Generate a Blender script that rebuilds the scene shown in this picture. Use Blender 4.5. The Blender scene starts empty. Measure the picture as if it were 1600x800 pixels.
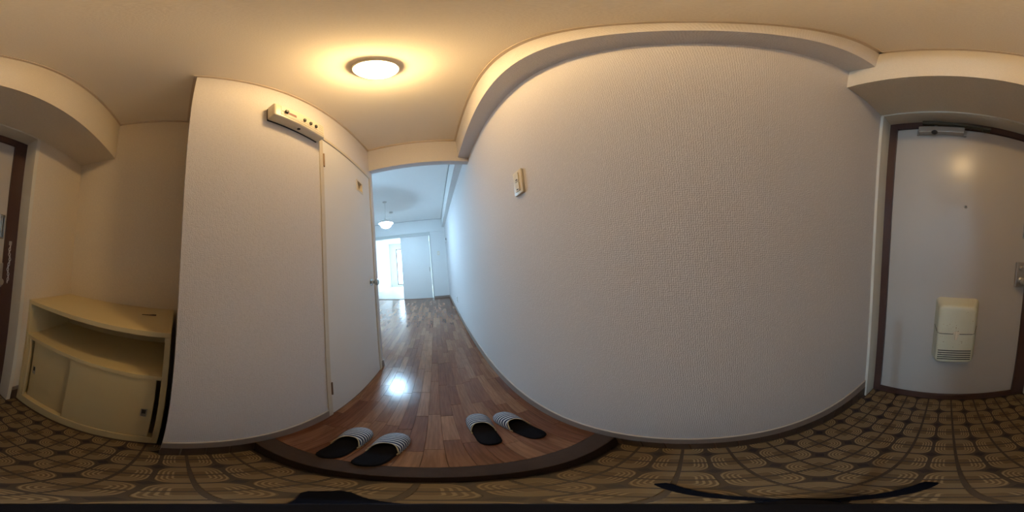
import bpy, bmesh, math, random
from mathutils import Matrix, Vector

random.seed(7)
sc = bpy.context.scene
col = sc.collection
PI = math.pi
H = 1.1625                      # lens height above the entry floor


def Z(r):                       # height measured from the lens -> height above the entry floor
    return r + H


# ------------------------------------------------------------------ camera
cam_d = bpy.data.cameras.new('camera')
cam_d.type = 'PANO'
try:
    cam_d.cycles.panorama_type = 'EQUIRECTANGULAR'
except Exception:
    cam_d.panorama_type = 'EQUIRECTANGULAR'
cam_d.clip_start = 0.01
cam = bpy.data.objects.new('camera', cam_d)
col.objects.link(cam)
# rows map photo-sphere axes (right of lon 0, lon 0, up) to the room's axes
RM = Matrix(((-0.88588415, -0.45740213, 0.07741163),
             (0.45456415, -0.88919312, -0.0520291),
             (0.09263211, -0.0109032, 0.9956407)))
fwd = RM @ Vector((0, -1, 0))
right = RM @ Vector((-1, 0, 0))
up = RM @ Vector((0, 0, 1))
M = Matrix((right, up, -fwd)).transposed().to_4x4()
M.translation = (0, 0, H)
cam.matrix_world = M
sc.camera = cam

# ------------------------------------------------------------------ light and exposure
sc.view_settings.view_transform = 'Standard'
sc.view_settings.look = 'None'
sc.view_settings.gamma = 1.0
sc.view_settings.use_curve_mapping = False
sc.view_settings.exposure = 0.06
sc.cycles.max_bounces = 12
sc.cycles.diffuse_bounces = 8
sc.cycles.glossy_bounces = 4
sc.cycles.sample_clamp_indirect = 6.0
sc.cycles.use_denoising = True

SKY_STRENGTH = 80.0
LAMP_WARM = 108.0
LAMP_COOL = 360.0

world = bpy.data.worlds.new('sky')
sc.world = world
world.use_nodes = True
wb = world.node_tree.nodes['Background']
wb.inputs['Color'].default_value = (0.50, 0.76, 1.0, 1)
wb.inputs['Strength'].default_value = SKY_STRENGTH

pl = bpy.data.lights.new('window_portal', 'AREA')
pl.shape = 'RECTANGLE'
pl.size, pl.size_y = 1.72, 1.86
pl.cycles.is_portal = True
po = bpy.data.objects.new('window_portal', pl)
po.location = (-1.14, 8.63, Z(-0.01))
po.rotation_euler = (-PI / 2, 0, 0)
col.objects.link(po)


# ------------------------------------------------------------------ materials
def new_mat(name):
    m = bpy.data.materials.new(name)
    m.use_nodes = True
    nt = m.node_tree
    return m, nt, nt.nodes, nt.links, nt.nodes['Principled BSDF']


def math_node(nodes, links, op, a, b=None, c=None):
    n = nodes.new('ShaderNodeMath')
    n.operation = op
    for i, v in enumerate((a, b, c)):
        if v is None:
            continue
        if isinstance(v, (int, float)):
            n.inputs[i].default_value = v
        else:
            links.new(v, n.inputs[i])
    return n.outputs[0]


def ramp_mix(nodes, links, fac, c1, c2):
    n = nodes.new('ShaderNodeMix')
    n.data_type = 'RGBA'
    for s, v in ((n.inputs[0], fac), (n.inputs[6], c1), (n.inputs[7], c2)):
        if isinstance(v, (int, float)):
            s.default_value = v
        elif isinstance(v, tuple):
            s.default_value = (*v, 1)
        else:
            links.new(v, s)
    return n.outputs[2]


def bump(nodes, links, bsdf, height, strength, dist):
    b = nodes.new('ShaderNodeBump')
    b.inputs['Strength'].default_value = strength
    b.inputs['Distance'].default_value = dist
    links.new(height, b.inputs['Height'])
    links.new(b.outputs[0], bsdf.inputs['Normal'])


def noise(nodes, links, scale, detail=2.0, vec=None, coord='Object'):
    if vec is None:
        tc = nodes.new('ShaderNodeTexCoord')
        vec = tc.outputs[coord]
    n = nodes.new('ShaderNodeTexNoise')
    n.inputs['Scale'].default_value = scale
    n.inputs['Detail'].default_value = detail
    links.new(vec, n.inputs['Vector'])
    return n.outputs['Fac']


def simple(name, c, rough=0.5, var=0.12, vscale=6.0, bscale=None, bstr=0.15, metallic=0.0, bdist=0.001, spec=None):
    m, nt, nodes, links, b = new_mat(name)
    f = noise(nodes, links, vscale, 4.0)
    c2 = tuple(max(0, v * (1 - var)) for v in c)
    links.new(ramp_mix(nodes, links, f, c2, c), b.inputs['Base Color'])
    b.inputs['Roughness'].default_value = rough
    b.inputs['Metallic'].default_value = metallic
    if spec is not None:
        b.inputs['Specular IOR Level'].default_value = spec
    if bscale:
        bump(nodes, links, b, noise(nodes, links, bscale, 2.0), bstr, bdist)
    return m


def wallpaper(name, c, period, strength, nscale=260.0, wv=0.6):
    m, nt, nodes, links, b = new_mat(name)
    tc = nodes.new('ShaderNodeTexCoord')
    sep = nodes.new('ShaderNodeSeparateXYZ')
    n1 = nodes.new('ShaderNodeTexNoise')
    n1.inputs['Scale'].default_value = 90.0
    n1.inputs['Detail'].default_value = 3.0
    links.new(tc.outputs['Object'], n1.inputs['Vector'])
    mixv = nodes.new('ShaderNodeVectorMath')
    mixv.operation = 'MULTIPLY_ADD'
    links.new(n1.outputs['Color'], mixv.inputs[0])
    mixv.inputs[1].default_value = (period * 1.6,) * 3
    links.new(tc.outputs['Object'], mixv.inputs[2])
    links.new(mixv.outputs[0], sep.inputs[0])
    k = 2 * PI / period
    s = [math_node(nodes, links, 'SINE', math_node(nodes, links, 'MULTIPLY', sep.outputs[i], k)) for i in range(3)]
    weave = math_node(nodes, links, 'ADD', math_node(nodes, links, 'ADD', s[0], s[1]), s[2])
    nf = noise(nodes, links, nscale, 2.0)
    h = math_node(nodes, links, 'MULTIPLY_ADD', nf, 5.0, math_node(nodes, links, 'MULTIPLY', weave, wv))
    bump(nodes, links, b, h, strength, 0.0005)
    f = math_node(nodes, links, 'MULTIPLY_ADD', h, 0.22, 0.0)
    big = noise(nodes, links, 1.3, 3.0)
    c2 = tuple(v * .84 for v in c)
    col1 = ramp_mix(nodes, links, f, c2, c)
    c3 = tuple(v * .94 for v in c)
    mul = nodes.new('ShaderNodeMix')
    mul.data_type = 'RGBA'
    mul.blend_type = 'MULTIPLY'
    mul.inputs[0].default_value = 0.25
    links.new(col1, mul.inputs[6])
    links.new(ramp_mix(nodes, links, big, (.82, .80, .78), (1, 1, 1)), mul.inputs[7])
    links.new(mul.outputs[2], b.inputs['Base Color'])
    b.inputs['Roughness'].default_value = 0.75
    b.inputs['Specular IOR Level'].default_value = 0.25
    return m


def plank_mat(name, source):
    m, nt, nodes, links, b = new_mat(name)
    if source == 'object':
        oi = nodes.new('ShaderNodeObjectInfo')
        rnd = oi.outputs['Random']
    else:
        g = nodes.new('ShaderNodeNewGeometry')
        rnd = g.outputs['Random Per Island']
    tc = nodes.new('ShaderNodeTexCoord')
    mp = nodes.new('ShaderNodeMapping')
    mp.inputs['Scale'].default_value = (70, 5, 1)
    g2 = nodes.new('ShaderNodeNewGeometry')
    off = nodes.new('ShaderNodeVectorMath')
    off.operation = 'ADD'
    links.new(g2.outputs['Position'], off.inputs[0])
    cb = nodes.new('ShaderNodeCombineXYZ')
    links.new(math_node(nodes, links, 'MULTIPLY', rnd, 37.0), cb.inputs[0])
    links.new(math_node(nodes, links, 'MULTIPLY', rnd, 91.0), cb.inputs[1])
    links.new(cb.outputs[0], off.inputs[1])
    links.new(off.outputs[0], mp.inputs['Vector'])
    grain = noise(nodes, links, 1.6, 6.0, mp.outputs[0])
    cr = nodes.new('ShaderNodeValToRGB')
    e = cr.color_ramp.elements
    e[0].position, e[0].color = 0.0, (0.128, 0.049, 0.024, 1)
    e[1].position, e[1].color = 1.0, (0.245, 0.125, 0.066, 1)
    e3 = cr.color_ramp.elements.new(0.5)
    e3.color = (0.175, 0.076, 0.037, 1)
    links.new(rnd, cr.inputs[0])
    dark = nodes.new('ShaderNodeMix')
    dark.data_type = 'RGBA'
    dark.blend_type = 'MULTIPLY'
    dark.inputs[0].default_value = 0.8
    links.new(cr.outputs[0], dark.inputs[6])
    gr = nodes.new('ShaderNodeValToRGB')
    gr.color_ramp.elements[0].position, gr.color_ramp.elements[0].color = .38, (.70, .66, .62, 1)
    gr.color_ramp.elements[1].position, gr.color_ramp.elements[1].color = .62, (1.1, 1.1, 1.1, 1)
    links.new(grain, gr.inputs[0])
    links.new(gr.outputs[0], dark.inputs[7])
    links.new(dark.outputs[2], b.inputs['Base Color'])
    b.inputs['Roughness'].default_value = 0.20
    b.inputs['Specular IOR Level'].default_value = 0.5
    wob = noise(nodes, links, 30.0, 3.0, g2.outputs['Position'])
    links.new(math_node(nodes, links, 'MULTIPLY_ADD', wob, 0.16, 0.12), b.inputs['Roughness'])
    return m


def tile_mat():
    m, nt, nodes, links, b = new_mat('printed_tile')
    tc = nodes.new('ShaderNodeTexCoord')
    sep = nodes.new('ShaderNodeSeparateXYZ')
    links.new(tc.outputs['Object'], sep.inputs[0])
    CC = 0.0215
    qx = math_node(nodes, links, 'MAXIMUM', math_node(nodes, links, 'SUBTRACT', math_node(nodes, links, 'ABSOLUTE', sep.outputs[0]), CC), 0.0)
    qy = math_node(nodes, links, 'MAXIMUM', math_node(nodes, links, 'SUBTRACT', math_node(nodes, links, 'ABSOLUTE', sep.outputs[1]), CC), 0.0)
    d = math_node(nodes, links, 'SQRT', math_node(nodes, links, 'ADD', math_node(nodes, links, 'MULTIPLY', qx, qx), math_node(nodes, links, 'MULTIPLY', qy, qy)))
    nf = noise(nodes, links, 45.0, 3.0)
    d2 = math_node(nodes, links, 'MULTIPLY_ADD', nf, 0.0016, d)
    s = math_node(nodes, links, 'COSINE', math_node(nodes, links, 'MULTIPLY', math_node(nodes, links, 'SUBTRACT', d2, 0.0350), 2 * PI / 0.0086))
    mask = math_node(nodes, links, 'GREATER_THAN', d, 0.003)
    ring = math_node(nodes, links, 'MULTIPLY', math_node(nodes, links, 'MULTIPLY_ADD', s, .5, .5), mask)
    sharp = nodes.new('ShaderNodeValToRGB')
    sharp.color_ramp.elements[0].position = .40
    sharp.color_ramp.elements[1].position = .80
    links.new(ring, sharp.inputs[0])
    base = ramp_mix(nodes, links, nf, (.092, .057, .027), (.130, .083, .040))
    c = ramp_mix(nodes, links, sharp.outputs[0], base, (.26, .187, .10))
    links.new(c, b.inputs['Base Color'])
    b.inputs['Roughness'].default_value = 0.42
    bump(nodes, links, b, ring, 0.3, 0.0006)
    return m


PX, PY, SX, SY = 0.1257, 0.126, 0.327, 0.0185    # motif pitch and one star of the entry floor


def floor_base_mat():
    m, nt, nodes, links, b = new_mat('floor_joint')
    tc = nodes.new('ShaderNodeTexCoord')
    sep = nodes.new('ShaderNodeSeparateXYZ')
    links.new(tc.outputs['Object'], sep.inputs[0])

    def cell(o, off, p):
        t = math_node(nodes, links, 'DIVIDE', math_node(nodes, links, 'SUBTRACT', o, off), p)
        return math_node(nodes, links, 'ABSOLUTE', math_node(nodes, links, 'SUBTRACT', t, math_node(nodes, links, 'ROUND', t)))
    d = math_node(nodes, links, 'ADD', cell(sep.outputs[0], SX, PX), cell(sep.outputs[1], SY, PY))
    star = math_node(nodes, links, 'LESS_THAN', d, 0.125)
    nf = noise(nodes, links, 60.0, 3.0)
    c = ramp_mix(nodes, links, nf, (.034, .021, .017), (.052, .033, .026))
    links.new(ramp_mix(nodes, links, star, c, (.012, .008, .014)), b.inputs['Base Color'])
    b.inputs['Roughness'].default_value = 0.45
    return m


def emission(name, c, s):
    m, nt, nodes, links, b = new_mat(name)
    b.inputs['Base Color'].default_value = (.8, .8, .8, 1)
    b.inputs['Emission Color'].default_value = (*c, 1)
    b.inputs['Emission Strength'].default_value = s
    return m


def stripe_mat():
    m, nt, nodes, links, b = new_mat('striped_fabric')
    tc = nodes.new('ShaderNodeTexCoord')
    sep = nodes.new('ShaderNodeSeparateXYZ')
    links.new(tc.outputs['Object'], sep.inputs[0])
    # stripes follow the curved opening edge
    v = math_node(nodes, links, 'MULTIPLY_ADD', sep.outputs[2], -0.75, sep.outputs[1])
    s = math_node(nodes, links, 'SINE', math_node(nodes, links, 'MULTIPLY', v, 2 * PI / 0.0155))
    f = math_node(nodes, links, 'GREATER_THAN', s, 0.3)
    links.new(ramp_mix(nodes, links, f, (.010, .020, .065), (.52, .55, .56)), b.inputs['Base Color'])
    b.inputs['Roughness'].default_value = 0.9
    bump(nodes, links, b, noise(nodes, links, 600.0), .3, .0005)
    return m


def rust_mat():
    m, nt, nodes, links, b = new_mat('rusty_cream_metal')
    tc = nodes.new('ShaderNodeTexCoord')
    sep = nodes.new('ShaderNodeSeparateXYZ')
    links.new(tc.outputs['Object'], sep.inputs[0])
    nf = noise(nodes, links, 85.0, 4.0)
    big = noise(nodes, links, 14.0, 3.0)
    v = math_node(nodes, links, 'MULTIPLY', nf, math_node(nodes, links, 'MULTIPLY_ADD', big, .6, .7))
    sp = math_node(nodes, links, 'GREATER_THAN', v, 0.735)
    base = ramp_mix(nodes, links, big, (.57, .565, .44), (.66, .65, .53))
    links.new(ramp_mix(nodes, links, sp, base, (.22, .12, .06)), b.inputs['Base Color'])
    b.inputs['Roughness'].default_value = 0.42
    return m


WALL = wallpaper('woven_wallpaper', (.69, .66, .66), 0.0054, 0.42)
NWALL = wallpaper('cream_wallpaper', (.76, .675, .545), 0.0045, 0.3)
CEIL = wallpaper('ceiling_paper', (.86, .80, .71), 0.0062, 0.15, 300.0, 0.0)
TRIM = simple('beige_trim_paint', (.60, .53, .43), .45, .08)
COVE = simple('ceiling_trim', (.62, .52, .42), .5, .08)
CASING = simple('casing_paint', (.68, .65, .57), .45, .06)
BASEB = simple('grey_brown_vinyl', (.27, .215, .185), .5, .12, 9)
LIP = simple('pale_vinyl_lip', (.44, .39, .35), .5, .08)
STEP = simple('dark_step_wood', (.058, .036, .027), .8, .3, 40, 300, .35, spec=.2)
SKIRT = simple('dark_brown_tile', (.060, .034, .028), .35, .25, 20)
GROUT = simple('grout', (.20, .15, .13), .8, .1)
PLANK = plank_mat('oak_strip', 'object')
PLANK2 = plank_mat('oak_strip_far', 'island')
SUB = simple('subfloor', (.09, .045, .025), .6)
TILE = tile_mat()
JOINT = floor_base_mat()
CREAM = simple('cream_melamine', (.64, .525, .29), .42, .08, 3)
CREAM_IN = simple('cream_melamine_inside', (.60, .49, .28), .5, .08, 3)
DOORP = simple('entry_door_paint', (.47, .44, .41), .27, .06, 4)
DFRAME = simple('brown_door_frame', (.075, .036, .030), .3, .25, 12)
WDOOR = simple('white_door_laminate', (.71, .695, .675), .5, .05, 3, 500, .15)
CHROME = simple('chrome', (.50, .52, .50), .2, .05, metallic=1.0)
STEEL = simple('dull_steel', (.48, .46, .43), .4, .12, 30, metallic=.85)
RUSTH = simple('tarnished_hinge', (.22, .14, .09), .45, .3, 60, metallic=.6)
RUST = rust_mat()
PLAST = simple('cream_plastic', (.72, .64, .50), .4, .06, 5)
WPLAST = simple('white_plastic', (.75, .73, .69), .4, .04)
BLACK = simple('black_plastic', (.015, .014, .016), .4, .2)
BLACKF = simple('black_fabric', (.009, .009, .012), .95, .3, 80, 700, .5, spec=.1)
NAVY = simple('dark_navy_metal', (.003, .005, .013), .6, .2, spec=.08)
BIND = simple('beige_binding', (.52, .44, .28), .85, .15, 90)
STRIPE = stripe_mat()
REDW = simple('dark_red_window', (.20, .05, .03), .4)
WARM = emission('warm_diffuser', (1.0, .66, .285), LAMP_WARM)
COOL = emission('cool_glass_globe', (.44, .73, 1.0), LAMP_COOL)
BWALL = simple('white_room_paint', (.86, .86, .85), .7, .03)
BWOOD = simple('pale_room_floor', (.55, .50, .42), .5, .1)
ALU = simple('bronze_window_frame', (.10, .08, .07), .4, .1, metallic=.5)
TICKET = simple('dark_brown_stick', (.06, .03, .02), .5)
PANE = simple('frosted_pane', (.70, .58, .36), .3, .05)
MARK = simple('printed_grey_mark', (.14, .10, .07), .5)

gm, gnt, gn, gl, gb = new_mat('window_glass')
gb.inputs['Base Color'].default_value = (1, 1, 1, 1)
gb.inputs['Roughness'].default_value = 0.0
gb.inputs['Transmission Weight'].default_value = 1.0
gb.inputs['IOR'].default_value = 1.01
GLASS = gm


# ------------------------------------------------------------------ mesh helpers
class MB:
    def __init__(self):
        self.bm = bmesh.new()

    def box(self, x0, x1, y0, y1, z0, z1, bev=0.0, seg=2):
        x0, x1 = min(x0, x1), max(x0, x1)
        y0, y1 = min(y0, y1), max(y0, y1)
        z0, z1 = min(z0, z1), max(z0, z1)
        vs = [self.bm.verts.new(p) for p in ((x0, y0, z0), (x1, y0, z0), (x1, y1, z0), (x0, y1, z0),
                                              (x0, y0, z1), (x1, y0, z1), (x1, y1, z1), (x0, y1, z1))]
        fs = [self.bm.faces.new([vs[i] for i in f]) for f in
              ((3, 2, 1, 0), (4, 5, 6, 7), (0, 1, 5, 4), (1, 2, 6, 5), (2, 3, 7, 6), (3, 0, 4, 7))]
        if bev:
            es = list({e for f in fs for e in f.edges})
            bmesh.ops.bevel(self.bm, geom=es, offset=bev, segments=seg, affect='EDGES', profile=.5)
        return self

    def loft(self, rings, cap=True, close=True):
        prev = None
        first = None
        for r in rings:
            cur = [self.bm.verts.new(p) for p in r]
            if prev:
                n = len(cur)
                for i in range(n if close else n - 1):
                    j = (i + 1) % n
                    self.bm.faces.new((prev[i], prev[j], cur[j], cur[i]))
            else:
                first = cur
            prev = cur
        if cap:
            self.bm.faces.new(list(reversed(first)))
            self.bm.faces.new(prev)
        return self

    def lathe(self, prof, c=(0, 0, 0), axis='Z', n=32):
        rings = []
        for r, h in prof:
            ring = []
            for i in range(n):
                a = 2 * PI * i / n
                u, v = max(r, 1e-5) * math.cos(a), max(r, 1e-5) * math.sin(a)
                p = {'Z': (u, v, h), 'X': (h, u, v), 'Y': (v, h, u)}[axis]
                ring.append((p[0] + c[0], p[1] + c[1], p[2] + c[2]))
            rings.append(ring)
        return self.loft(rings)

    def tube(self, pts, r, n=8):
        pts = [Vector(p) for p in pts]
        rings = []
        for i, p in enumerate(pts):
            t = (pts[min(i + 1, len(pts) - 1)] - pts[max(i - 1, 0)]).normalized()
            a = Vector((0, 0, 1)) if abs(t.z) < .9 else Vector((1, 0, 0))
            u = t.cross(a).normalized()
            v = t.cross(u)
            rr = r[i] if isinstance(r, (list, tuple)) else r
            rings.append([p + rr * (math.cos(2 * PI * k / n) * u + math.sin(2 * PI * k / n) * v) for k in range(n)])
        return self.loft(rings)

    def mesh(self, name, m, smooth=False, recalc=True):
        if recalc:
            bmesh.ops.recalc_face_normals(self.bm, faces=self.bm.faces)
        me = bpy.data.meshes.new(name)
        self.bm.to_mesh(me)
        self.bm.free()
        me.materials.append(m)
        if smooth:
            for p in me.polygons:
                p.use_smooth = True
            try:
                me.set_sharp_from_angle(angle=math.radians(40))
            except Exception:
                pass
        return me

    def build(self, name, m, parent=None, smooth=False):
        return link(name, self.mesh(name, m, smooth), parent)


def link(name, me, parent=None):
    o = bpy.data.objects.new(name, me)
    col.objects.link(o)
    if parent:
        o.parent = parent
        # parents are pure translations / rotations: keep the mesh where it was modelled
        o.matrix_parent_inverse = parent.matrix_world.inverted() if KEEP else Matrix()
    return o


KEEP = True


def B(name, m, x0, x1, y0, y1, z0, z1, parent=None, bev=0.0):
    return MB().box(x0, x1, y0, y1, z0, z1, bev).build(name, m, parent)


def tag(o, label=None, cat=None, group=None, kind=None):
    if label:
        o['label'] = label
    if cat:
        o['category'] = cat
    if group:
        o['group'] = group
    if kind:
        o['kind'] = kind
    return o


def thing(name, label, cat, loc=(0, 0, 0), rz=0.0, group=None, kind=None):
    o = bpy.data.objects.new(name, None)
    o.empty_display_size = 0.05
    o.location = loc
    o.rotation_euler = (0, 0, rz)
    o.matrix_world = Matrix.Translation(loc) @ Matrix.Rotation(rz, 4, 'Z')
    col.objects.link(o)
    return tag(o, label, cat, group, kind)


def S(o, label, cat):
    return tag(o, label, cat, kind='structure')


# ------------------------------------------------------------------ room numbers (metres; lens at 0,0,H)
XR, XRB, XL, XN = 0.377, 0.284, -0.533, -1.021
YE, YD, YEB, YF, YF2, YN, YW = -0.775, -0.883, -0.486, 1.371, 1.438, 0.006, 5.0
ZW, ZC, ZRB, ZEB, ZF = Z(-1.0414), Z(1.2972), Z(1.0483), Z(0.8511), Z(1.0034)
ZC2 = Z(1.42)                                   # ceiling of the far kitchen
T = 0.10

# ------------------------------------------------------------------ floors
fl = B('floor', JOINT, XN, XR, YD, 0.30, -0.05, 0.0)
S(fl, 'entry floor of brown rounded tiles with ring pattern and dark joints', 'floor')


def clip_poly(p, axis, val, keep_less):
    out = []
    for i in range(len(p)):
        a, b = p[i], p[(i + 1) % len(p)]
        ia = (a[axis] <= val) == keep_less or a[axis] == val
        ib = (b[axis] <= val) == keep_less or b[axis] == val
        if ia:
            out.append(a)
        if ia != ib:
            t = (val - a[axis]) / (b[axis] - a[axis])
            out.append((a[0] + t * (b[0] - a[0]), a[1] + t * (b[1] - a[1])))
    return out


def quarter(sx, sy):
    i0, i1, r = 0.0042, 0.0576, 0.029
    p = [(i0, i0), (i1, i0)]
    for k in range(6):
        a = PI / 2 * k / 5
        p.append((i1 - r + r * math.cos(a), i1 - r + r * math.sin(a)))
    p.append((i0, i1))
    p = [(x * sx, y * sy) for x, y in p]
    return p if sx * sy > 0 else p[::-1]


def tile_mesh(poly):
    cx = sum(p[0] for p in poly) / len(poly)
    cy = sum(p[1] for p in poly) / len(poly)
    b = MB()
    ins = [(cx + (x - cx) * .975, cy + (y - cy) * .975) for x, y in poly]
    b.loft([[(x, y, 0.0) for x, y in poly], [(x, y, .0012) for x, y in poly], [(x, y, .0018) for x, y in ins]])
    return b.mesh('tile', TILE)


def area(p):
    return abs(sum(p[i][0] * p[(i + 1) % len(p)][1] - p[(i + 1) % len(p)][0] * p[i][1] for i in range(len(p)))) / 2


quad_meshes = {}
KEEP = False
n_tile = 0
for i in range(-1, 9):
    for j in range(-3, 8):
        cx, cy = SX - PX * i - PX / 2, SY - PY * j - PY / 2
        for sx in (-1, 1):
            for sy in (-1, 1):
                q = quarter(sx, sy)
                full = [(x + cx, y + cy) for x, y in q]
                mx = sum(p[0] for p in full) / len(full)
                inside = -0.552 < mx < 0.355
                lim = [(0, -0.622, False), (0, XR - .001, True), (1, 0.279, True), (1, (YD + .012) if inside else YE + .001, False)]
                if min(p[1] for p in full) < YE and inside:
                    lim[0] = (0, -0.552, False)
                    lim[1] = (0, 0.357, True)
                c = full
                for ax, v, less in lim:
                    c = clip_poly(c, ax, v, less)
                    if len(c) < 3:
                        break
                if len(c) < 3 or area(c) < 1.2e-4:
                    continue
                if abs(area(c) - area(full)) < 1e-9:
                    if (sx, sy) not in quad_meshes:
                        quad_meshes[(sx, sy)] = tile_mesh(q)
                    me = quad_meshes[(sx, sy)]
                else:
                    me = tile_mesh([(x - cx, y - cy) for x, y in c])
                o = link('tile', me, fl)
                o.location = (cx, cy, 0)
                n_tile += 1
KEEP = True
print('tiles', n_tile)

hf = B('floor_hallway', SUB, -2.6, XR, 0.352, 5.06, ZW - .10, ZW - .004)
S(hf, 'glossy brown strip-wood floor running from the step down the hallway', 'floor')

W = 0.055
planks = []
kx = -48
while kx * W < XR:
    x0, x1 = kx * W, min((kx + 1) * W, XR - .001)
    y = 0.352 - random.uniform(0, .30)
    while y < 5.05:
        L = random.choice((.22, .27, .31, .36, .40))
        a, b2 = max(y, .352), min(y + L, 5.055)
        y += L
        if b2 - a < .012 or x1 - x0 < .004 or x1 <= -2.599:
            continue
        if (a + b2) / 2 < YF2 and x0 < XL:
            if x1 > XL + .004:
                planks.append((XL + .001, x1, a, b2))
            continue
        planks.append((max(x0, -2.599), x1, a, b2))
    kx += 1


def seen(p):
    ym = p[3]
    return p[1] > XL and ym < 1.45 or p[1] > XL * ym / 1.42


vis = sorted([p for p in planks if seen(p)], key=lambda p: math.hypot((p[0] + p[1]) / 2, (p[2] + p[3]) / 2))
near = set(vis[:296])
g = .00035
shared = {}
KEEP = False
for p in vis[:296]:
    w, l = p[1] - p[0], p[3] - p[2]
    key = (round(w, 4), round(l, 4))
    if key not in shared:
        shared[key] = MB().box(-w / 2 + g, w / 2 - g, -l / 2 + g, l / 2 - g, -.004, 0, .0005, 1).mesh('plank', PLANK)
    o = link('plank', shared[key], hf)
    o.location = ((p[0] + p[1]) / 2, (p[2] + p[3]) / 2, ZW)
KEEP = True
rest = MB()
for p in planks:
    if p not in near:
        rest.box(p[0] + g, p[1] - g, p[2] + g, p[3] - g, ZW - .004, ZW)
tag(link('far_planks', rest.mesh('far_planks', PLANK2, recalc=False), hf), kind='stuff')

st = MB().box(XL, XR, 0.280, 0.352, 0.0, ZW + .001, .004).build('trim_1', STEP)
S(st, 'dark brown step edge between entry floor and hallway wood', 'step')

# ------------------------------------------------------------------ walls
S(B('wall_right', WALL, XR, XR + T, YD - .02, 5.2, -.05, 2.75), 'long off-white woven wallpaper wall with the light switch', 'wall')
wl = MB().box(XL - T, XL, YN, 0.647, -.05, 2.60)
wl.box(XL - T, XL, 0.647, 1.389, Z(.926), 2.60)
wl.box(XL - T, XL, 1.389, YF2, -.05, 2.60)
wl.box(XN - T, XL - T, YN, YN + T, -.05, 2.60)
S(wl.build('wall_left', WALL), 'off-white wallpaper wall around the white hinged door under the breaker box', 'wall')
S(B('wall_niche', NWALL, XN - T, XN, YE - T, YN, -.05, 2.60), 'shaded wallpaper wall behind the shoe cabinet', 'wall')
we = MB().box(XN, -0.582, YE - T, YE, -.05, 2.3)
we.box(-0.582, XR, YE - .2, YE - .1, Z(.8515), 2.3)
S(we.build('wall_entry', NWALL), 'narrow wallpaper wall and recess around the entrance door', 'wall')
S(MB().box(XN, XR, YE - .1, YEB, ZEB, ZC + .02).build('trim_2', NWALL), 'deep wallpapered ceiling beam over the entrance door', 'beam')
S(MB().box(XRB, XR, YEB, YF, ZRB, ZC + .02).build('trim_3', WALL), 'slim wallpapered ceiling beam along the switch wall', 'beam')
S(MB().box(XL, XR, YF, YF2, ZF, ZC2 + .1).build('trim_4', WALL), 'lintel crossing the hallway before the bright kitchen', 'lintel')
S(B('ceiling', CEIL, XN - .02, XR + .02, YE - .1, YF, ZC, ZC + .08), 'cream papered hallway ceiling holding the round lamp', 'ceiling')
# casing strips round the recess
cs = MB().box(0.362, XR, YE - .16, YE + .004, -.02, Z(.8505))
cs.box(-0.582, -0.557, YE - .16, YE + .004, -.02, Z(.8505))
cs.box(-0.557, 0.362, YE - .16, YE + .004, Z(.838), Z(.8505))
S(cs.build('trim_5', CASING), 'pale painted casing strip lining the entrance door recess', 'casing')
# ceiling cove trim
tr = MB()
d = .013
tr.box(XRB - d, XRB, YEB, YF, ZC - d, ZC)
tr.box(XN, XRB, YEB, YEB + d, ZC - d, ZC)
tr.box(XN, XN + d, YEB, YN, ZC - d, ZC)
tr.box(XL, XL + d, YN, YF, ZC - d, ZC)
tr.box(XN, XL + d, YN - d, YN, ZC - d, ZC)
tr.box(XL, XRB, YF - d, YF, ZC - d, ZC)
S(tr.build('trim_6', COVE), 'thin beige cove trim round the hallway ceiling', 'trim')

# kitchen beyond the lintel
KX = -2.6
S(B('ceiling_kitchen', BWALL, KX, XR + .02, YF2, YW + .1, ZC2, ZC2 + .08), 'pale ceiling of the kitchen behind the lintel', 'ceiling')
KWALL = wallpaper('kitchen_wallpaper', (.78, .78, .77), 0.0054, 0.4)
S(B('wall_kitchen_left', KWALL, KX - T, KX, YF2 - T, YW + .1, -.05, 2.7), 'side wall of the kitchen', 'wall')
S(B('wall_kitchen_near', KWALL, KX, XL - T, YF2 - T, YF2, -.05, 2.7), 'kitchen wall behind the white hinged door', 'wall')
S(B('trim_7', KWALL, .297, XR, YF2, YW, Z(1.14), ZC2), 'ceiling beam along the right side of the kitchen', 'beam')
wf = MB().box(KX, XR, YW - .03, YW + .1, Z(1.02), ZC2)
wf.box(KX, -2.02, YW, YW + .1, -.05, Z(1.02))
wf.box(-.115, XR, YW, YW + .1, -.05, Z(1.02))
S(wf.build('wall_far', KWALL), 'far kitchen wall with sliding door and bright opening', 'wall')
fr = MB().box(-2.02, -.085, YW - .012, YW + .1, Z(.925), Z(1.02))
fr.box(-.115, -.085, YW - .012, YW + .1, ZW, Z(.925))
fr.box(-2.02, -1.985, YW - .012, YW + .1, ZW, Z(.925))
FSHADE = simple('shade_grey_door_frame', (.50, .50, .48), .5, .05)  # shadow at the far door head is put into this even grey
S(fr.build('trim_8', FSHADE), 'pale frame around the sliding door opening of the far wall', 'door frame')
kc = MB().box(.285, .297, YF2, YW - .03, ZC2 - .012, ZC2)
kc.box(KX, .297, YW - .042, YW - .03, ZC2 - .012, ZC2)
S(kc.build('trim_12', simple('grey_cove', (.38, .38, .37), .5)), 'thin grey cove trim round the kitchen ceiling', 'trim')
S(B('trim_9', BASEB, -1.985, -.115, YW, YW + .1, ZW - .01, ZW + .012), 'low threshold of the far sliding door', 'threshold')

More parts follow.
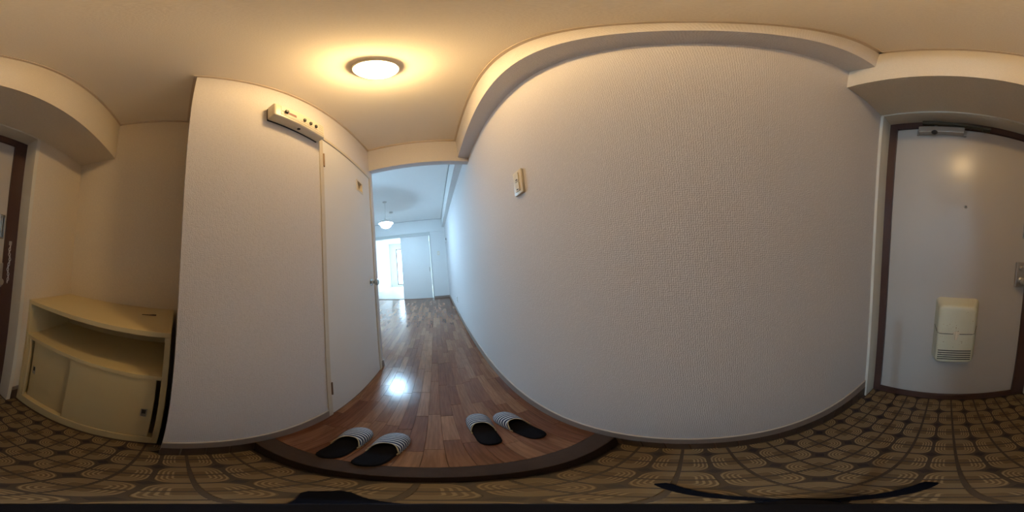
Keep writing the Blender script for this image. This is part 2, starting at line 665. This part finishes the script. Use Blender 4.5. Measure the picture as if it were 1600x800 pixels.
# room behind the sliding door
RX0, RX1, RY1 = -2.37, XR + .1, 8.5
ZR = Z(1.25)
S(B('floor_far_room', BWOOD, RX0 - .1, RX1, YW + .1, RY1 + .1, ZW - .1, ZW), 'pale floor of the bright room beyond the sliding door', 'floor')
S(B('ceiling_far_room', BWALL, RX0 - .1, RX1, YW + .1, RY1 + .1, ZR, ZR + .1), 'white ceiling of the bright room beyond the sliding door', 'ceiling')
S(B('wall_far_room_left', BWALL, RX0 - .1, RX0, YW + .1, RY1 + .1, ZW, ZR), 'white left wall of the bright far room', 'wall')
S(B('wall_far_room_right', BWALL, RX1, RX1 + .1, YW + .1, RY1 + .1, ZW, ZR), 'white right wall of the bright far room', 'wall')
wb2 = MB().box(RX0, -2.02, RY1, RY1 + .1, ZW, ZR)
wb2.box(-.26, RX1, RY1, RY1 + .1, ZW, ZR)
wb2.box(-2.02, -.26, RY1, RY1 + .1, Z(.94), ZR)
wb2.box(-2.02, -.26, RY1, RY1 + .1, ZW, Z(-.94))
S(wb2.build('wall_far_room_back', BWALL), 'white back wall around the sunny balcony window', 'wall')
win = thing('window_1', 'sunlit balcony window with thin dark frame in the far room', 'window', (-1.14, RY1, Z(-.94)), kind='structure')
wfm = MB()
for x in (-2.02, -1.16, -.30):
    wfm.box(x, x + .04, RY1 - .01, RY1 + .06, Z(-.94), Z(.94))
wfm.box(-2.02, -.26, RY1 - .01, RY1 + .06, Z(-.95), Z(-.91))
wfm.box(-2.02, -.26, RY1 - .01, RY1 + .06, Z(.91), Z(.95))
wfm.box(-2.0, -.28, RY1, RY1 + .05, Z(-.245), Z(-.215))
wfm.build('window_frame', ALU, win)
for x0, x1 in ((-1.98, -1.16), (-1.12, -.30)):
    for z0, z1 in ((-.91, -.245), (-.215, .91)):
        B('pane', GLASS, x0, x1, RY1 + .02, RY1 + .024, Z(z0), Z(z1), win)

# sliding door panel in the far wall
sd = thing('door_3', 'plain white sliding door panel beside the bright opening', 'door', (-.57, YW + .04, ZW + .012), kind='structure')
B('panel', WDOOR, -1.03, -.134, YW + .02, YW + .05, ZW + .012, Z(.925), sd, .002)
MB().box(-.180, -.160, YW + .016, YW + .02, Z(-.20), Z(-.06)).build('finger_pull', STEEL, sd)

# ------------------------------------------------------------------ baseboards and skirting tiles
br = thing('baseboard_right', 'grey-brown baseboard along the switch wall over a row of dark tiles', 'baseboard', (XR, 0, ZW), kind='structure')
MB().box(XR - .007, XR, YE + .01, YW, ZW, ZW + .078).build('board', BASEB, br)
MB().box(XR - .009, XR, YE + .01, YW, ZW + .078, ZW + .086, .002).build('lip', LIP, br)
B('grout', GROUT, XR - .003, XR, YE + .004, .28, 0, ZW, br)
tm = None
pitch = .0690
y = .262
while y > YE + .03:
    y0 = max(y - pitch + .004, YE + .004)
    o = B('skirting_tile', SKIRT, XR - .007, XR - .003, y0, y, .002, ZW - .002, br, .0012)
    y -= pitch
blf = thing('baseboard_left', 'grey-brown baseboard below the breaker box over dark tiles', 'baseboard', (XL, .3, ZW), kind='structure')
MB().box(XL, XL + .007, YN, .645, ZW, ZW + .072).build('board', BASEB, blf)
MB().box(XL, XL + .009, YN, .645, ZW + .072, ZW + .080, .002).build('lip', LIP, blf)
MB().box(XL, XL + .007, 1.391, YF2 + .007, ZW, ZW + .078).build('corner_board', BASEB, blf)
B('grout', GROUT, XL, XL + .003, YN, .28, 0, ZW, blf)
for y0, y1 in ((YN, .062), (.066, .131), (.135, .200), (.204, .278)):
    B('skirting_tile', SKIRT, XL + .003, XL + .007, y0, y1, .002, ZW - .002, blf, .0012)
be = thing('baseboard_entry', 'short dark skirting between the door recess and the shoe cabinet', 'baseboard', (-.605, YE, 0), kind='structure')
B('skirting_tile', SKIRT, -.627, -.584, YE, YE + .006, .002, ZW - .002, be, .0012)
B('board', BASEB, -.627, -.584, YE, YE + .007, ZW, ZW + .04, be)
bf = thing('baseboard_far', 'thin baseboard on the far kitchen wall right of the sliding door', 'baseboard', (.1, YW, ZW), kind='structure')
B('board', BASEB, -.085, XR - .009, YW - .008, YW, ZW, ZW + .06, bf)

# ------------------------------------------------------------------ entrance door
ff = MB()
ff.box(.320, .362, YD - .04, YD + .014, 0, Z(.838))
ff.box(-.557, -.474, YD - .04, YD + .014, 0, Z(.838))
ff.box(-.474, .320, YD - .04, YD + .014, Z(.7834), Z(.838))
ff.box(-.474, .320, YD - .04, YD + .014, 0, .058)
S(ff.build('trim_10', DFRAME), 'dark brown metal frame and sill of the entrance door', 'door frame')

dr = thing('door_1', 'beige steel entrance door with closer, peephole, mail box and lock', 'door', (-.08, YD, .058), kind='structure')
MB().box(-.474, .320, YD - .045, YD, .058, Z(.7834), .002).build('panel', DOORP, dr)
ph = MB().lathe([(.009, 0), (.009, .004), (.006, .006), (.0, .006)], (-.083, YD, Z(.235)), 'Y', 20).build('peephole', STEEL, dr, True)
MB().lathe([(.0045, 0), (.004, .0012), (0, .0015)], (-.083, YD + .006, Z(.235)), 'Y', 12).build('lens', BLACK, ph, True)

# door mail box
mx0, mx1, mz0, mz1 = -.203, .036, Z(-.708), Z(-.277)


def rrect(x0, x1, z0, z1, r, y, n=6):
    pts = []
    for cx, cz, a0 in ((x1 - r, z1 - r, 0), (x0 + r, z1 - r, PI / 2), (x0 + r, z0 + r, PI), (x1 - r, z0 + r, 1.5 * PI)):
        for k in range(n + 1):
            a = a0 + PI / 2 * k / n
            pts.append((cx + r * math.cos(a), y, cz + r * math.sin(a)))
    return pts


def rbody(mb, x0, x1, z0, z1, r, y0, y1, taper, rnd):
    rings = [rrect(x0, x1, z0, z1, r, y0)]
    ym = y1 - rnd
    rings.append(rrect(x0 + taper * .6, x1 - taper * .6, z0 + taper * .6, z1 - taper * .6, r, ym))
    for k in range(1, 5):
        a = PI / 2 * k / 4
        i = taper * .6 + rnd * (1 - math.cos(a))
        rings.append(rrect(x0 + i, x1 - i, z0 + i, z1 - i, max(r - rnd * (1 - math.cos(a)) * .6, .006), ym + rnd * math.sin(a)))
    mb.loft(rings)
    return mb


mbx = rbody(MB(), mx0, mx1, mz0, mz1, .028, YD, YD + .078, .034, .018).build('mail_box', RUST, dr, True)
mbx['label'] = 'cream mail box with rust specks and slots'
seam = MB()
hz = Z(-.4685)
lp = [(.0045, .012, .022), (.0105, .030, .012), (.0206, .060, .003), (.026, .0725, .0), (.0385, .078, -.001)]
seam.tube([(mx0 + i, YD + y, hz + z) for i, y, z in lp] + [(mx1 - i, YD + y, hz + z) for i, y, z in reversed(lp)], .0021, 6)
seam.build('seam', BLACK, mbx)
for k in range(5):
    zz = Z(-.588 - k * .0165)
    MB().box(mx0 + .034, mx1 - .034, YD + .0765, YD + .0786, zz - .0034, zz + .0034).build('slot', BLACK, mbx)
la = MB().box(-.100, -.068, YD + .078, YD + .083, Z(-.470), Z(-.455), .002)
la.box(-.091, -.077, YD + .078, YD + .087, Z(-.505), Z(-.450), .003)
la.box(-.096, -.072, YD + .078, YD + .082, Z(-.487), Z(-.478), .001)
la.build('latch', PLAST, mbx)

# door closer
dc = MB().box(-.030, .200, YD, YD + .042, Z(.722), Z(.772), .004).build('door_closer', STEEL, dr)
dc['label'] = 'dull steel door closer with folded arm'
e = MB().box(.198, .212, YD, YD + .012, Z(.718), Z(.765), .002)
e.box(-.045, -.028, YD, YD + .012, Z(.718), Z(.765), .002)
e.build('end_bracket', STEEL, dc)
MB().lathe([(.016, 0), (.016, .010), (.010, .016), (0, .016)], (.118, YD + .030, Z(.722) - .001), 'Y', 20).build('valve_cap', BLACK, dc, True)
MB().lathe([(.010, 0), (.010, .030), (0, .030)], (.118, YD + .022, Z(.770)), 'Z', 16).build('pivot', STEEL, dc, True)
OLIVE = simple('dark_olive_metal', (.13, .12, .09), .35, .2, 30, metallic=.7)
arm = MB()
arm.tube([(.118, YD + .022, Z(.786)), (.165, YD + .046, Z(.796))], .007)
arm.loft([[(.180, YD + .040, Z(.782)), (.180, YD + .062, Z(.782)), (.180, YD + .062, Z(.806)), (.180, YD + .040, Z(.806))],
          [(-.130, YD + .022, Z(.776)), (-.130, YD + .048, Z(.776)), (-.130, YD + .048, Z(.790)), (-.130, YD + .022, Z(.790))]])
arm.box(-.160, -.120, YD + .012, YD + .050, Z(.772), Z(.792), .003)
arm.build('arm', OLIVE, dc)


# lock, chain slide
lk = MB().box(-.472, -.402, YD, YD + .022, Z(-.200), Z(-.050), .005).build('lock_case', STEEL, dr)
MB().lathe([(.015, 0), (.014, .014), (.010, .018), (0, .018)], (-.432, YD + .022, Z(-.085)), 'Y', 24).build('thumb_turn', STEEL, lk, True)
MB().lathe([(.022, 0), (.012, .006), (.010, .02), (.022, .03), (.024, .04), (.016, .05), (0, .052)], (-.438, YD + .022, Z(-.160)), 'Y', 28).build('knob', STEEL, lk, True)
sl = MB().box(-.462, -.432, YD, YD + .006, Z(.095), Z(.245), .002)
sl.box(-.457, -.450, YD + .006, YD + .018, Z(.105), Z(.235), .002)
sl.box(-.444, -.437, YD + .006, YD + .018, Z(.105), Z(.235), .002)
sl.box(-.457, -.437, YD + .006, YD + .020, Z(.222), Z(.238), .002)
sl.build('chain_slide', CHROME, dr)

ch = thing('door_chain', 'thin steel door chain hanging against the dark door frame', 'chain', (-.505, YD + .014, Z(.07)))
MB().box(-.520, -.500, YD + .014, YD + .018, Z(.060), Z(.086), .002).build('mounting_plate', STEEL, ch)
cm = MB()
for k in range(15):
    zc = Z(.050 - k * .0152)
    xx = -.507 + .004 * math.sin(k * .9)
    pts = []
    for i in range(13):
        a = 2 * PI * i / 12
        u, v = .0075 * math.cos(a), .0110 * math.sin(a)
        pts.append((xx + (u if k % 2 else .3 * u), YD + .024 + (u * .3 if k % 2 else u), zc + v))
    cm.tube(pts, .0019, 6)
cm.build('links', simple('bright_steel', (.75, .73, .70), .3, .05, metallic=1.0), ch, True)

# ------------------------------------------------------------------ hinged white door in the left wall
fr2 = MB().box(XL - .03, XL + .006, .647, .678, ZW, Z(.926), .002)
fr2.box(XL - .03, XL + .006, 1.352, 1.389, ZW, Z(.926), .002)
fr2.box(XL - .03, XL + .006, .678, 1.352, Z(.897), Z(.926), .002)
fr2.box(XL - .06, XL - .037, .640, .700, ZW, Z(.926))
fr2.box(XL - .06, XL - .037, 1.330, 1.395, ZW, Z(.926))
fr2.box(XL - .06, XL - .037, .640, 1.395, Z(.880), Z(.930))
fr2.box(XL - .06, XL - .037, .640, 1.395, ZW - .004, ZW + .02)
S(fr2.build('trim_11', TRIM), 'beige frame around the white hinged hallway door', 'door frame')
d2 = thing('door_2', 'white hinged hallway door with chrome knob and small square window', 'door', (XL, 1.0, ZW), kind='structure')
dl = MB()
dy0, dy1, dz0, dz1 = .681, 1.349, ZW + .004, Z(.894)
hy0, hy1, hz0, hz1 = 1.098, 1.188, Z(.650), Z(.742)
for a in ((dy0, hy0, dz0, dz1), (hy1, dy1, dz0, dz1), (hy0, hy1, dz0, hz0), (hy0, hy1, hz1, dz1)):
    dl.box(XL - .036, XL - .001, *a)
dl.build('leaf', WDOOR, d2)
hw = MB()
for a in ((hy0 - .008, hy0 + .004, hz0 - .008, hz1 + .008), (hy1 - .004, hy1 + .008, hz0 - .008, hz1 + .008),
          (hy0 + .004, hy1 - .004, hz0 - .008, hz0 + .004), (hy0 + .004, hy1 - .004, hz1 - .004, hz1 + .008)):
    hw.box(XL - .036, XL + .003, *a)
hw = hw.build('window_frame', PLAST, d2)
B('pane', PANE, XL - .030, XL - .026, hy0, hy1, hz0, hz1, hw)
for zc in (.692, -.762):
    MB().lathe([(.0055, -.055), (.0055, .055)], (XL + .007, .6795, Z(zc)), 'Z', 14).build('hinge', RUSTH, d2, True)
kn = MB().lathe([(.030, 0), (.030, .004), (.014, .008), (.011, .026), (.022, .036), (.027, .050), (.024, .062), (.012, .068), (0, .069)],
                (XL - .001, 1.277, Z(-.115)), 'X', 32).build('knob', CHROME, d2, True)

# ------------------------------------------------------------------ shoe cabinet
CX0, CX1 = XN + .003, -.625
cb = thing('shoe_cabinet', 'low cream shoe cabinet with open shelf and two sliding doors', 'cabinet', (-.82, -.39, 0))
cy0, cy1 = -.772, -.012
B('top', CREAM, CX0, CX1, cy0, cy1, Z(-.287), Z(-.263), cb, .0015)
B('side_panel', CREAM, CX0, CX1 - .001, cy0, -.750, 0, Z(-.287), cb, .001)
B('side_panel', CREAM, CX0, CX1 - .001, -.034, cy1, 0, Z(-.287), cb, .001)
B('shelf', CREAM, CX0 + .012, CX1 - .002, -.750, -.034, Z(-.522), Z(-.497), cb, .001)
B('back_panel', CREAM_IN, CX0, CX0 + .012, -.750, -.034, .05, Z(-.287), cb)
B('bottom_panel', CREAM_IN, CX0 + .012, CX1 - .06, -.750, -.034, .05, .066, cb)
B('stile', CREAM, CX1 - .018, CX1 - .002, -.750, -.722, Z(-1.075), Z(-.522), cb, .001)
bs = MB().box(CX1 - .050, CX1, -.750, -.034, .0, Z(-1.088), .0015)
bs.box(CX1 - .006, CX1, -.750, -.034, Z(-1.088), Z(-1.076), .001)
bs.build('base_rail', CREAM, cb)


def pull(y0, y1, z0, z1, x, parent):
    p = MB()
    p.box(x, x + .002, y0, y0 + .004, z0, z1)
    p.box(x, x + .002, y1 - .004, y1, z0, z1)
    p.box(x, x + .002, y0 + .004, y1 - .004, z0, z0 + .005)
    p.box(x, x + .002, y0 + .004, y1 - .004, z1 - .005, z1)
    p.box(x, x + .0012, y0 + .004, y1 - .004, z0 + .005, z0 + .028)
    p.build('pull_rim', STEEL, parent)
    B('pull_recess', BLACK, x, x + .0006, y0 + .003, y1 - .003, z0 + .003, z1 - .003, parent)


ld = B('sliding_door', CREAM, CX1 - .049, CX1 - .037, -.722, -.400, Z(-1.086), Z(-.524), cb, .001)
pull(-.706, -.684, Z(-.822), Z(-.752), CX1 - .037, ld)
rd = B('sliding_door', CREAM, CX1 - .024, CX1 - .009, -.432, -.052, Z(-1.086), Z(-.524), cb, .001)
pull(-.094, -.071, Z(-.832), Z(-.760), CX1 - .009, rd)

# small stick on the cabinet top
sk = MB().tube([(-.840, -.172, Z(-.263) + .0035), (-.846, -.135, Z(-.263) + .0035), (-.850, -.118, Z(-.263) + .004), (-.853, -.100, Z(-.263) + .004)],
               [.0018, .0024, .0034, .0036], 8).build('small_stick', TICKET, None, True)
tag(sk, 'small dark brown stick lying on top of the cream shoe cabinet', 'stick')

# ------------------------------------------------------------------ breaker box
bb = thing('breaker_box', 'cream plastic breaker box with four black switches high on the wall', 'breaker box', (XL, .468, Z(.816)))
by0, by1, bz0, bz1, bxf = .312, .626, Z(.816), Z(.953), -.470
B('back_plate', BLACK, XL, XL + .006, by0 + .004, by1 - .004, bz0 + .003, bz1 - .003, bb)
MB().box(XL + .006, bxf, by0, by1, bz0, bz1, .010, 3).build('cover', PLAST, bb, True)
B('front_panel', PLAST, bxf - .001, bxf + .0015, .345, .616, Z(.838), Z(.935), bb, .0008)
B('main_switch_slot', REDW, bxf + .001, bxf + .0022, .372, .428, Z(.868), Z(.892), bb)
B('main_switch', BLACK, bxf + .001, bxf + .014, .362, .378, Z(.868), Z(.893), bb, .002)
B('slot_shadow', BLACK, bxf + .001, bxf + .002, .350, .362, Z(.878), Z(.884), bb)
for yc in (.474, .514, .551):
    B('breaker_switch', BLACK, bxf + .001, bxf + .012, yc - .006, yc + .006, Z(.868), Z(.892), bb, .002)
for y0, y1, z0 in ((.350, .440, .850), (.450, .610, .856), (.575, .612, .926), (.578, .606, .905), (.578, .606, .884)):
    B('printed_line', MARK, bxf + .0012, bxf + .0019, y0, y1, Z(z0), Z(z0) + .0016, bb)
MB().lathe([(.008, -.004), (.008, .003), (0, .003)], (-.500, .468, bz0), 'Z', 14).build('screw', BLACK, bb, True)

# ------------------------------------------------------------------ ceiling lamp
lm = thing('ceiling_lamp', 'small round glowing lamp on the hallway ceiling', 'lamp', (-.10, .452, ZC))
MB().lathe([(.060, 0), (.079, -.003), (.081, -.046), (.078, -.052), (0, -.052)], (-.10, .452, ZC), 'Z', 48).build('base', WPLAST, lm, True)
MB().lathe([(.075, -.052), (.0745, -.064), (.070, -.080), (.058, -.093), (.040, -.101), (.020, -.105), (0, -.106)], (-.10, .452, ZC), 'Z', 48).build('diffuser', WARM, lm, True)

# pendant lamp in the kitchen
px_, py_ = -.935, 3.19
pd = thing('pendant_lamp', 'dazzling white pendant globe hanging in the kitchen', 'lamp', (px_, py_, ZC2))
MB().lathe([(.045, 0), (.045, -.012), (.022, -.030), (0, -.030)], (px_, py_, ZC2), 'Z', 24).build('ceiling_cup', WPLAST, pd, True)
MB().tube([(px_, py_, ZC2 - .028), (px_, py_, Z(1.02))], .0035, 8).build('cord', WPLAST, pd, True)
MB().lathe([(.0, .125), (.022, .125), (.030, .09), (.030, .07), (0, .07)], (px_, py_, Z(.905)), 'Z', 24).build('socket', WPLAST, pd, True)
MB().lathe([(.030, .092), (.060, .086), (.128, .054), (.150, .026), (.148, .022), (.124, .048), (.058, .080), (.028, .086)], (px_, py_, Z(.900)), 'Z', 40).build('shade', WPLAST, pd, True)
gp = [(.030, .072)]
for k in range(1, 15):
    a = PI * k / 14
    gp.append((max(.108 * math.sin(a * .92 + .08 * PI), 0.0), .080 * math.cos(a * .92 + .08 * PI)))
gp[-1] = (0.0, -.080)
MB().lathe(gp, (px_, py_, Z(.900)), 'Z', 32).build('globe', COOL, pd, True)

sm = thing('smoke_detector', 'tiny grey disc on the kitchen ceiling right of the pendant lamp', 'detector', (-.995, 3.92, ZC2))
MB().lathe([(.05, 0), (.05, -.018), (.035, -.034), (0, -.036)], (-.995, 3.92, ZC2), 'Z', 24).build('body', WPLAST, sm, True)

# ------------------------------------------------------------------ switches and boxes on walls
sw = thing('wall_switch', 'cream double light switch on the woven wallpaper wall', 'switch', (XR, .5905, Z(.342)))
MB().box(XR - .012, XR, .556, .626, Z(.281), Z(.403), .003).build('plate', PLAST, sw, True)
for zc in (.367, .317):
    r = MB().box(XR - .016, XR - .012, .576, .606, Z(zc - .022), Z(zc + .022), .0012).build('rocker', PLAST, sw)
    B('mark', BLACK, XR - .0168, XR - .016, .583, .597, Z(zc - .016), Z(zc - .011), r)
ot = thing('wall_outlet', 'small outlet low on the right wall far down the hallway', 'outlet', (XR, 3.15, Z(-.72)))
MB().box(XR - .008, XR, 3.115, 3.185, Z(-.78), Z(-.66), .002).build('plate', WPLAST, ot)
for zc in (-.745, -.695):
    B('socket', BLACK, XR - .009, XR - .008, 3.135, 3.165, Z(zc - .01), Z(zc + .01), ot)
ic = thing('wall_monitor', 'small white box with dark screen high on the right kitchen wall', 'monitor', (XR, 4.62, Z(.68)))
MB().box(XR - .035, XR, 4.57, 4.68, Z(.62), Z(.76), .004).build('case', WPLAST, ic)
B('screen', BLACK, XR - .022, XR - .004, 4.568, 4.57, Z(.66), Z(.72), ic)
s2 = thing('far_switch', 'small pale switch on the far wall beside the sliding door', 'switch', (.132, YW, Z(.34)))
MB().box(.098, .166, YW - .008, YW, Z(.28), Z(.40), .002).build('plate', PLAST, s2)
B('rocker', WPLAST, .117, .147, YW - .011, YW - .008, Z(.315), Z(.365), s2)

# ------------------------------------------------------------------ slippers
SLIP_L = .272
prof = [(0, 0), (.012, .014), (.04, .0265), (.09, .0345), (.17, .0385), (.32, .0395), (.50, .0425), (.66, .0475),
        (.78, .0475), (.87, .0420), (.935, .0325), (.975, .0205), (.993, .010), (1, 0)]


def half_w(s):
    s = min(max(s, 0), 1)
    for (a, wa), (b_, wb_) in zip(prof, prof[1:]):
        if s <= b_:
            return wa + (wb_ - wa) * (s - a) / (b_ - a)
    return 0


def sole_ring(z, grow):
    ss = [p[0] for p in prof]
    pts = []
    for s in ss[1:-1]:
        pts.append((half_w(s) + grow, s * SLIP_L, z))
    pts.append((0, SLIP_L + grow, z))
    for s in ss[-2:0:-1]:
        pts.append((-half_w(s) - grow, s * SLIP_L, z))
    pts.append((0, -grow, z))
    return pts


sole_me = MB().loft([sole_ring(0, -.003), sole_ring(.003, 0), sole_ring(.010, 0), sole_ring(.012, -.002)]).mesh('sole', BLACKF, True)
ins_me = MB().loft([sole_ring(.012, -.003), sole_ring(.0155, -.004), sole_ring(.017, -.008)]).mesh('insole', BLACKF, True)


def height(s):                  # vamp height along the foot
    t = (s - .50) / .50
    return .055 * math.sqrt(max(0, 1 - max(t, 0) ** 2.6)) + .004 if t < 1 else .004


def vamp(off):
    NU, NT = 16, 20
    rows = []
    for i in range(NU + 1):
        u = i / NU
        row = []
        for k in range(NT + 1):
            th = PI * k / NT
            s0 = .595 - .17 * abs(math.cos(th)) ** 2.2
            s = s0 + (.997 - s0) * (1 - (1 - u) ** 1.5)
            w = half_w(s) + .0035 + off
            h = height(s) + off
            row.append((w * math.copysign(abs(math.cos(th)) ** .85, math.cos(th)), s * SLIP_L + off * .5, .006 + h * math.sin(th) ** .8))
        rows.append(row)
    return rows


def vamp_mesh():
    b = MB()
    o_, i_ = vamp(0), vamp(-.0028)
    bm = b.bm
    vo = [[bm.verts.new(p) for p in r] for r in o_]
    vi = [[bm.verts.new(p) for p in r] for r in i_]
    for r in range(len(vo) - 1):
        for k in range(len(vo[0]) - 1):
            bm.faces.new((vo[r][k], vo[r][k + 1], vo[r + 1][k + 1], vo[r + 1][k]))
            bm.faces.new((vi[r][k], vi[r + 1][k], vi[r + 1][k + 1], vi[r][k + 1]))
    for k in range(len(vo[0]) - 1):
        bm.faces.new((vo[0][k], vi[0][k], vi[0][k + 1], vo[0][k + 1]))
    return b.mesh('upper', STRIPE, True)


vamp_me = vamp_mesh()
edge = [(p[0], p[1] - .0005, p[2] - .001) for p in vamp(-.0012)[0]]
bind_me = MB().tube(edge, .0022, 6).mesh('binding', BIND, True)
wing_me = []
for sgn in (-1, 1):
    wing = MB()
    pts = []
    for k, (s, z) in enumerate(((.475, .014), (.455, .026), (.435, .012), (.405, .020), (.385, .011))):
        pts.append((sgn * (half_w(s) + .0015), s * SLIP_L, z))
    wing_me.append(wing.tube(pts, .0023, 6).mesh('lining_edge', BIND, True))
KEEP = False
for lab, x, y, rz in (('left slipper of the pair nearest the breaker-box wall, blue striped', -.318, .340, 4.0),
                      ('right slipper of the pair near the breaker-box wall, blue striped, closest to the step', -.219, .331, -4.0),
                      ('left slipper of the pair near the switch wall, blue and white stripes', .082, .482, -3.0),
                      ('slipper closest to the switch-wall baseboard, blue striped and turned slightly left', .236, .455, 9.0)):
    r = thing('slipper', lab, 'slipper', (x, y, ZW + .0005), math.radians(rz), 'striped slippers on the hallway floor')
    for nm, me in (('sole', sole_me), ('insole', ins_me), ('upper', vamp_me), ('binding', bind_me), ('lining_edge', wing_me[0]), ('lining_edge', wing_me[1])):
        link(nm, me, r)
KEEP = True

# ------------------------------------------------------------------ camera stand on the entry floor
ax = (RM @ Vector((0, 0, -1))).normalized()
p0 = Vector((0, 0, H)) + ax * .16
p1 = Vector((0, 0, H)) + ax * .30
hub = Vector((-.030, .012, .03))
ts = thing('camera_tripod', 'slim black tripod with flat legs standing on the entry tiles', 'tripod', (hub.x, hub.y, 0))
MB().tube([p0, p0 + ax * .01, p1], [.0075, .0088, .0120], 16).build('mount', NAVY, ts, True)
MB().tube([p1, hub], [.010, .012], 14).build('pole', NAVY, ts, True)
MB().lathe([(.020, .004), (.022, .02), (.018, .04), (0, .044)], (hub.x, hub.y, 0), 'Z', 20).build('hub', NAVY, ts, True)
for tip, w in (((.112, .098), .010), ((-.070, -.152), .011), ((-.185, .180), .020)):
    a, b_ = Vector((hub.x, hub.y, .030)), Vector((tip[0], tip[1], .006))
    dirv = (b_ - a).normalized()
    sd_ = Vector((-dirv.y, dirv.x, 0)).normalized()
    upv = Vector((0, 0, 1))
    lg = MB()
    rings = []
    for t, ww, hh in ((0, w * .8, .005), (.5, w, .005), (.94, w * 1.1, .0045), (1, w * .8, .003)):
        c = a + (b_ - a) * t
        rings.append([c + sd_ * ww - upv * hh, c + sd_ * ww + upv * hh, c - sd_ * ww + upv * hh, c - sd_ * ww - upv * hh])
    lg.loft(rings).build('leg', NAVY, ts)
